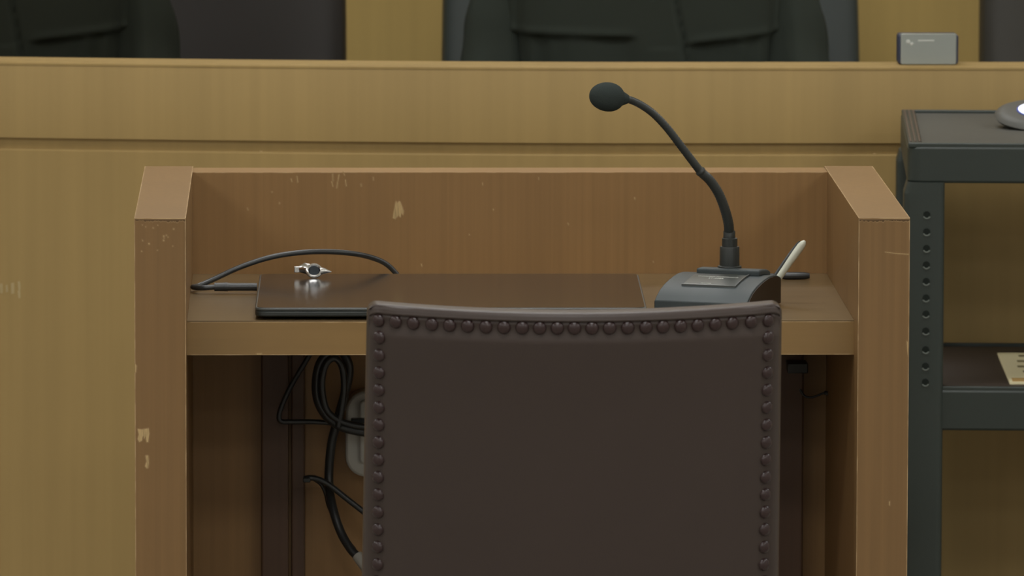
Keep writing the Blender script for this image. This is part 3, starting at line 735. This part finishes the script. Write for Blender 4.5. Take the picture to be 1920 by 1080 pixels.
def post(x0, x1, y0, y1, holes):
    w1 = x1
    m = MB(); rp = lambda x0, x1: rounded([Vector((x0, y0-.002, 0)), Vector((x1, y0-.002, 0)), Vector((x1, y1, 0)), Vector((x0, y1, 0))], .008, 4)
    a = rp(x0, x1); b = rp(x0+.004, x1)
    zt1 = ztop_c-.047; m.prism([(p.x, p.y, .11) for p in a], [(p.x, p.y, zt1-.012) for p in a])
    m.prism([(p.x, p.y, zt1-.012) for p in a], [(p.x, p.y, zt1+.001) for p in b])
    if holes:
        xh = at(1737, 500, y0).x
        for py in [402, 434, 465, 496, 527, 558, 588, 620, 655, 686, 716]:
            z = at(1737, py, y0).z; m.cur = 1
            rotm = Matrix.Rotation(math.pi/2, 3, 'X')
            m.lathe([(.0042, 0), (.0042, .0008)], (xh, y0-.0020, z), 14, rotm); m.cur = 2  # flat dark disc: the shade inside each hole is painted on
            arc = [(xh+.0040*math.cos(q_), y0-.0026, z-.0005+.0040*math.sin(q_)) for q_ in [math.radians(205+130*i/8) for i in range(9)]]
            m.tube(arc, .0010, 6); m.cur = 0  # pale arc paints the highlight along the hole's lower edge
    return m.build('post', [MT['cart'], MT['holeshade'], MT['holeglint']], cart, bevel=.0, angle=50)
post(px0, px1, YF-.002, YF+.055, True)
post(px0-.002, px1-.01, YR-.055, YR-.001, False)
post(xr-.045, xr, YF-.002, YF+.055, False); post(xr-.045, xr, YR-.055, YR-.001, False)
for x in (xl+.04, xr-.04):
    for y in (YF+.05, YR-.05):
        MB().tube([(x-.015, y, .055), (x+.015, y, .055)], .05, 24).build('caster', MT['black'], cart, bevel=.003)
        MB().box((x-.02, y-.012, .06), (x+.02, y+.012, .15)).build('caster_fork', MT['metal'], cart, bevel=.002)
cart.rotation_euler = (0, 0, cart_turn)
# round device on top shelf
zc = ztop_c-.0035
c0 = atz(1950, 238, zc)
pk = thing('round_device', 'dark grey round device with a bright white disc on the cart top', 'device', (c0.x, c0.y, zc))
tilt = Matrix.Rotation(math.radians(13), 3, 'X')
MB().lathe([(.046, 0), (.053, .0015), (.055, .004), (.052, .008), (.046, .0105), (.040, .0115)], c0+Vector((0, 0, .009)), 48, tilt).build('housing', MT['puck'], pk, angle=60)
MB().lathe([(.034, 0), (.046, .003), (.046, .006)], c0+Vector((0, 0, .0)), 32).build('foot', MT['cart'], pk)
MB().lathe([(.0285, .0), (.0285, .0124)], c0+Vector((0, 0, .009)), 40, tilt).build('ring', MT['blue'], pk)
MB().lathe([(.0265, .0), (.0265, .0132), (.024, .0142), (.015, .0150)], c0+Vector((0, 0, .009)), 40, tilt).build('disc', MT['led'], pk)
# papers on middle shelf
zp = zm-.0033
q4 = [atz(1893, 721, zp), atz(2060, 721, zp), atz(2040, 665, zp), atz(1870, 665, zp)]
q4[0] = Vector((q4[0].x, max(q4[0].y, YF+.02), 0)); q4[1] = Vector((q4[1].x, max(q4[1].y, YF+.02), 0))
pp = thing('paper_sheet', 'cream printed paper lying on the middle shelf of the cart', 'paper', (q4[0].x, q4[0].y, zp))
MB().prism([(p.x, p.y, zp+.0001) for p in q4], [(p.x, p.y, zp+.0024) for p in q4]).build('sheet', MT['paper'], pp, smooth=False)
def bil(u, v): return (q4[0]*(1-u)+q4[1]*u)*(1-v)+(q4[3]*(1-u)+q4[2]*u)*v
m = MB()
for v, us_ in ((.86, ((.22, .34), (.36, .6))), (.68, ((.18, .9),)), (.50, ((.16, .24), (.3, .5), (.55, .8))), (.33, ((.2, .85),))):
    for u0, u1 in us_:
        a = [bil(u0, v), bil(u1, v), bil(u1, v+.06), bil(u0, v+.06)]
        m.prism([(p.x, p.y, zp+.002) for p in a], [(p.x, p.y, zp+.0026) for p in a])
m.build('print', MT['papink'], pp, smooth=False)
a = [bil(.04, .03), bil(.95, .03), bil(.95, .15), bil(.04, .15)]
MB().prism([(p.x, p.y, zp+.002) for p in a], [(p.x, p.y, zp+.0026) for p in a]).build('band', MT['ochre'], pp, smooth=False)
